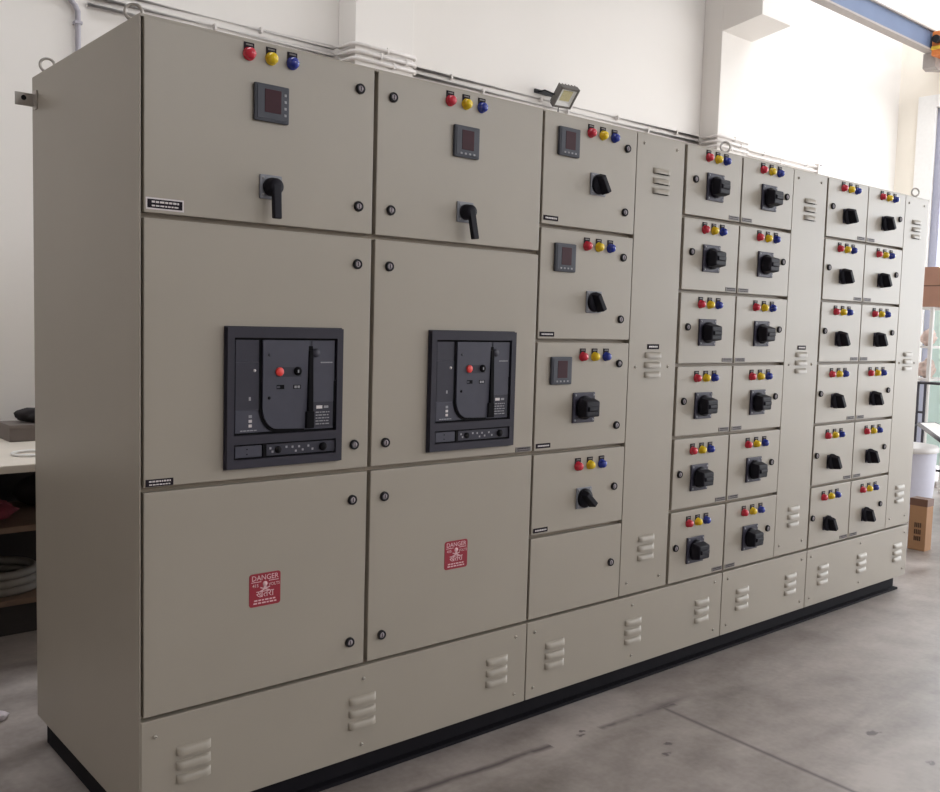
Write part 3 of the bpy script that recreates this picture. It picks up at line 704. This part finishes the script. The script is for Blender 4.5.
# ------------------------------------------------------------------ clutter at the far end of the hall
ct = thing('carton', (5.48, .40, FLOOR), 'tall narrow brown carton on the floor past the last cabinet', 'carton')
put('box', MB().box(5.43, 5.525, .34, .455, FLOOR, .262, 'cardboard', .003), ct)
put('tape', MB().box(5.4285, 5.5265, .3385, .4565, .215, .264, 'tape', .002), ct, label='darker taped top')
m = MB()
for k in range(3):
    for j in range(4): m.box(5.4278, 5.4296, .372 + j * .012, .380 + j * .012, -.02 + k * .045, .012 + k * .045, 'ink')
put('print_mark', m, ct)
bn = thing('plastic_bin', (6.55, 1.03, FLOOR), 'large round white plastic bin standing behind the brown carton', 'bin')
put('bin_body', MB().lathe([(.215, 0), (.222, .01), (.238, .30), (.242, .52), (.242, .53)], 'bin', axis='Z', n=40), bn, (6.55, 1.03, FLOOR))
put('lid', MB().lathe([(.250, .525), (.256, .53), (.256, .562), (.246, .572), (.10, .585), (0, .588)], 'white', axis='Z', n=40), bn, (6.55, 1.03, FLOOR))
bench = thing('trestle', (7.2, 1.1, FLOOR), 'black tube trestle holding a long white board behind the bin', 'trestle')
m = MB()
for y in (1.235, 1.175): m.tube([(7.2, y, .95), (7.2, y - .005, FLOOR)], .012, 'black_tube', 8)
m.tube([(7.2, 1.245, .95), (7.2, .35, .962)], .012, 'black_tube', 8); m.tube([(7.2, 1.235, .70), (7.2, 1.175, .70)], .010, 'black_tube', 8)
m.tube([(7.2, .36, .962), (7.2, .36, FLOOR)], .012, 'black_tube', 8); m.tube([(7.2, 1.235, .22), (7.2, .36, .22)], .010, 'black_tube', 8)
m2 = MB(); m2.tube([(5.70, .30, .60), (5.70, .30, FLOOR)], .011, 'black_tube', 8); m2.tube([(5.82, .14, .60), (5.82, .14, FLOOR)], .011, 'black_tube', 8); m2.tube([(5.70, .30, .60), (5.82, .14, .60)], .011, 'black_tube', 8)
m.tube([(7.2, 1.235, .585), (6.9, 1.15, .60)], .010, 'black_tube', 8); put('frame', m, bench); put('end_legs', m2, bench)
m = MB(); f0 = [(7.02, 1.13, .60), (7.19, 1.07, .60), (5.86, .12, .60), (5.62, .30, .60)]
m.hexa(f0, [(x, y, .625) for x, y, z in f0], 'white', .003); put('board', m, bench, label='white board')
m = MB(); 
for p, q in zip(f0, f0[1:] + f0[:1]): m.tube([(p[0], p[1], .612), (q[0], q[1], .612)], .016, 'black_tube', 8)
put('edge_rail', m, bench)
tb = thing('display_board', (8.4, 1.2, FLOOR), 'pale teal board standing upright behind the trestle', 'board')
put('board_sheet', MB().box(8.40, 8.43, .2, 1.69, .10, 1.62, 'teal', .004), tb)
for y in (.4, 1.45): put('foot', MB().box(8.2, 8.62, y, y + .05, FLOOR, FLOOR + .05, 'grey_steel', .003).box(8.41, 8.45, y, y + .05, FLOOR + .05, 1.2, 'grey_steel', .003), tb)
rk = thing('shelf_rack', (7.75, 1.3, FLOOR), 'white shelf rack of wrapped parts just past the last cabinet', 'rack')
for y in (1.30, 1.47):
    for x in (7.55, 7.95): put('post', MB().box(x, x + .03, y, y + .03, FLOOR, 1.60, 'white', .003), rk)
for z in (.95, 1.24, 1.585): put('shelf', MB().box(7.54, 7.99, 1.295, 1.505, z, z + .02, 'white', .002), rk)
for k, (y, z, s, lab) in enumerate(((1.40, 1.335, (.10, .065, .075), 'wrapped bundle on the middle shelf of the white rack'), (1.40, 1.052, (.11, .068, .085), 'wrapped bundle on the lowest shelf of the white rack'))):
    tag(put('wrapped_bundle', MB().lump((0, 0, 0), s, 'pinkwrap', 31 + k, .22), None, (7.72, y, z)), 'pinkish ' + lab, 'bundle', 'wrapped bundles on the white rack')
bx = thing('carton', (7.75, 1.3, 1.605), 'big pinkish-brown carton on top of the white rack', 'carton')
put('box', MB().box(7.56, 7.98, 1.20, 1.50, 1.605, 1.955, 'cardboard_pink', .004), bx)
put('flap_seam', MB().box(7.5585, 7.9815, 1.1985, 1.48, 1.785, 1.795, 'tape'), bx, label='dark flap seam')

# ------------------------------------------------------------------ daylight
wd = bpy.data.worlds.new('daylight'); SC.world = wd; wd.use_nodes = True
bg = wd.node_tree.nodes['Background']; bg.inputs['Color'].default_value = (.93, .96, 1.0, 1); bg.inputs['Strength'].default_value = 12.0
def portal(name, loc, rot, sx, sy):
    l = bpy.data.lights.new(name, 'AREA'); l.shape = 'RECTANGLE'; l.size = sx; l.size_y = sy; l.cycles.is_portal = True
    o = bpy.data.objects.new(name, l); COL.objects.link(o); o.location = loc; o.rotation_euler = rot
portal('doorway_daylight', (WX1 + .1, (OY0 + OY1) / 2, (FLOOR + OZ) / 2), (0, math.radians(90), 0), OZ - FLOOR, OY1 - OY0)
for i, (a, b) in enumerate(FW): portal('window_daylight', ((a + b) / 2, WY0 - .1, (FZ0 + FZ1) / 2), (math.radians(90), 0, 0), b - a, FZ1 - FZ0)  # guides sky light through the added high windows

for a, b, c, e in ROOF_FILL: portal('roof_fill_daylight', ((a + b) / 2, (c + e) / 2, WH + .05), (0, 0, 0), b - a, e - c)  # guides sky light through the added roof openings
# ------------------------------------------------------------------ camera
cam = bpy.data.cameras.new('camera'); cam.sensor_width = 36; cam.sensor_fit = 'HORIZONTAL'; cam.lens = 938.77 / 940 * 36; cam.clip_start = .05
co = bpy.data.objects.new('camera', cam); COL.objects.link(co)
co.location = (-.91231, -2.35584, 1.36092); co.rotation_euler = (math.radians(85.48053), math.radians(-1.59407), math.radians(-40.47028))
SC.camera = co
vs = SC.view_settings; vs.view_transform = 'Standard'; vs.look = 'None'; vs.gamma = 1; vs.use_curve_mapping = False; vs.exposure = -0.93
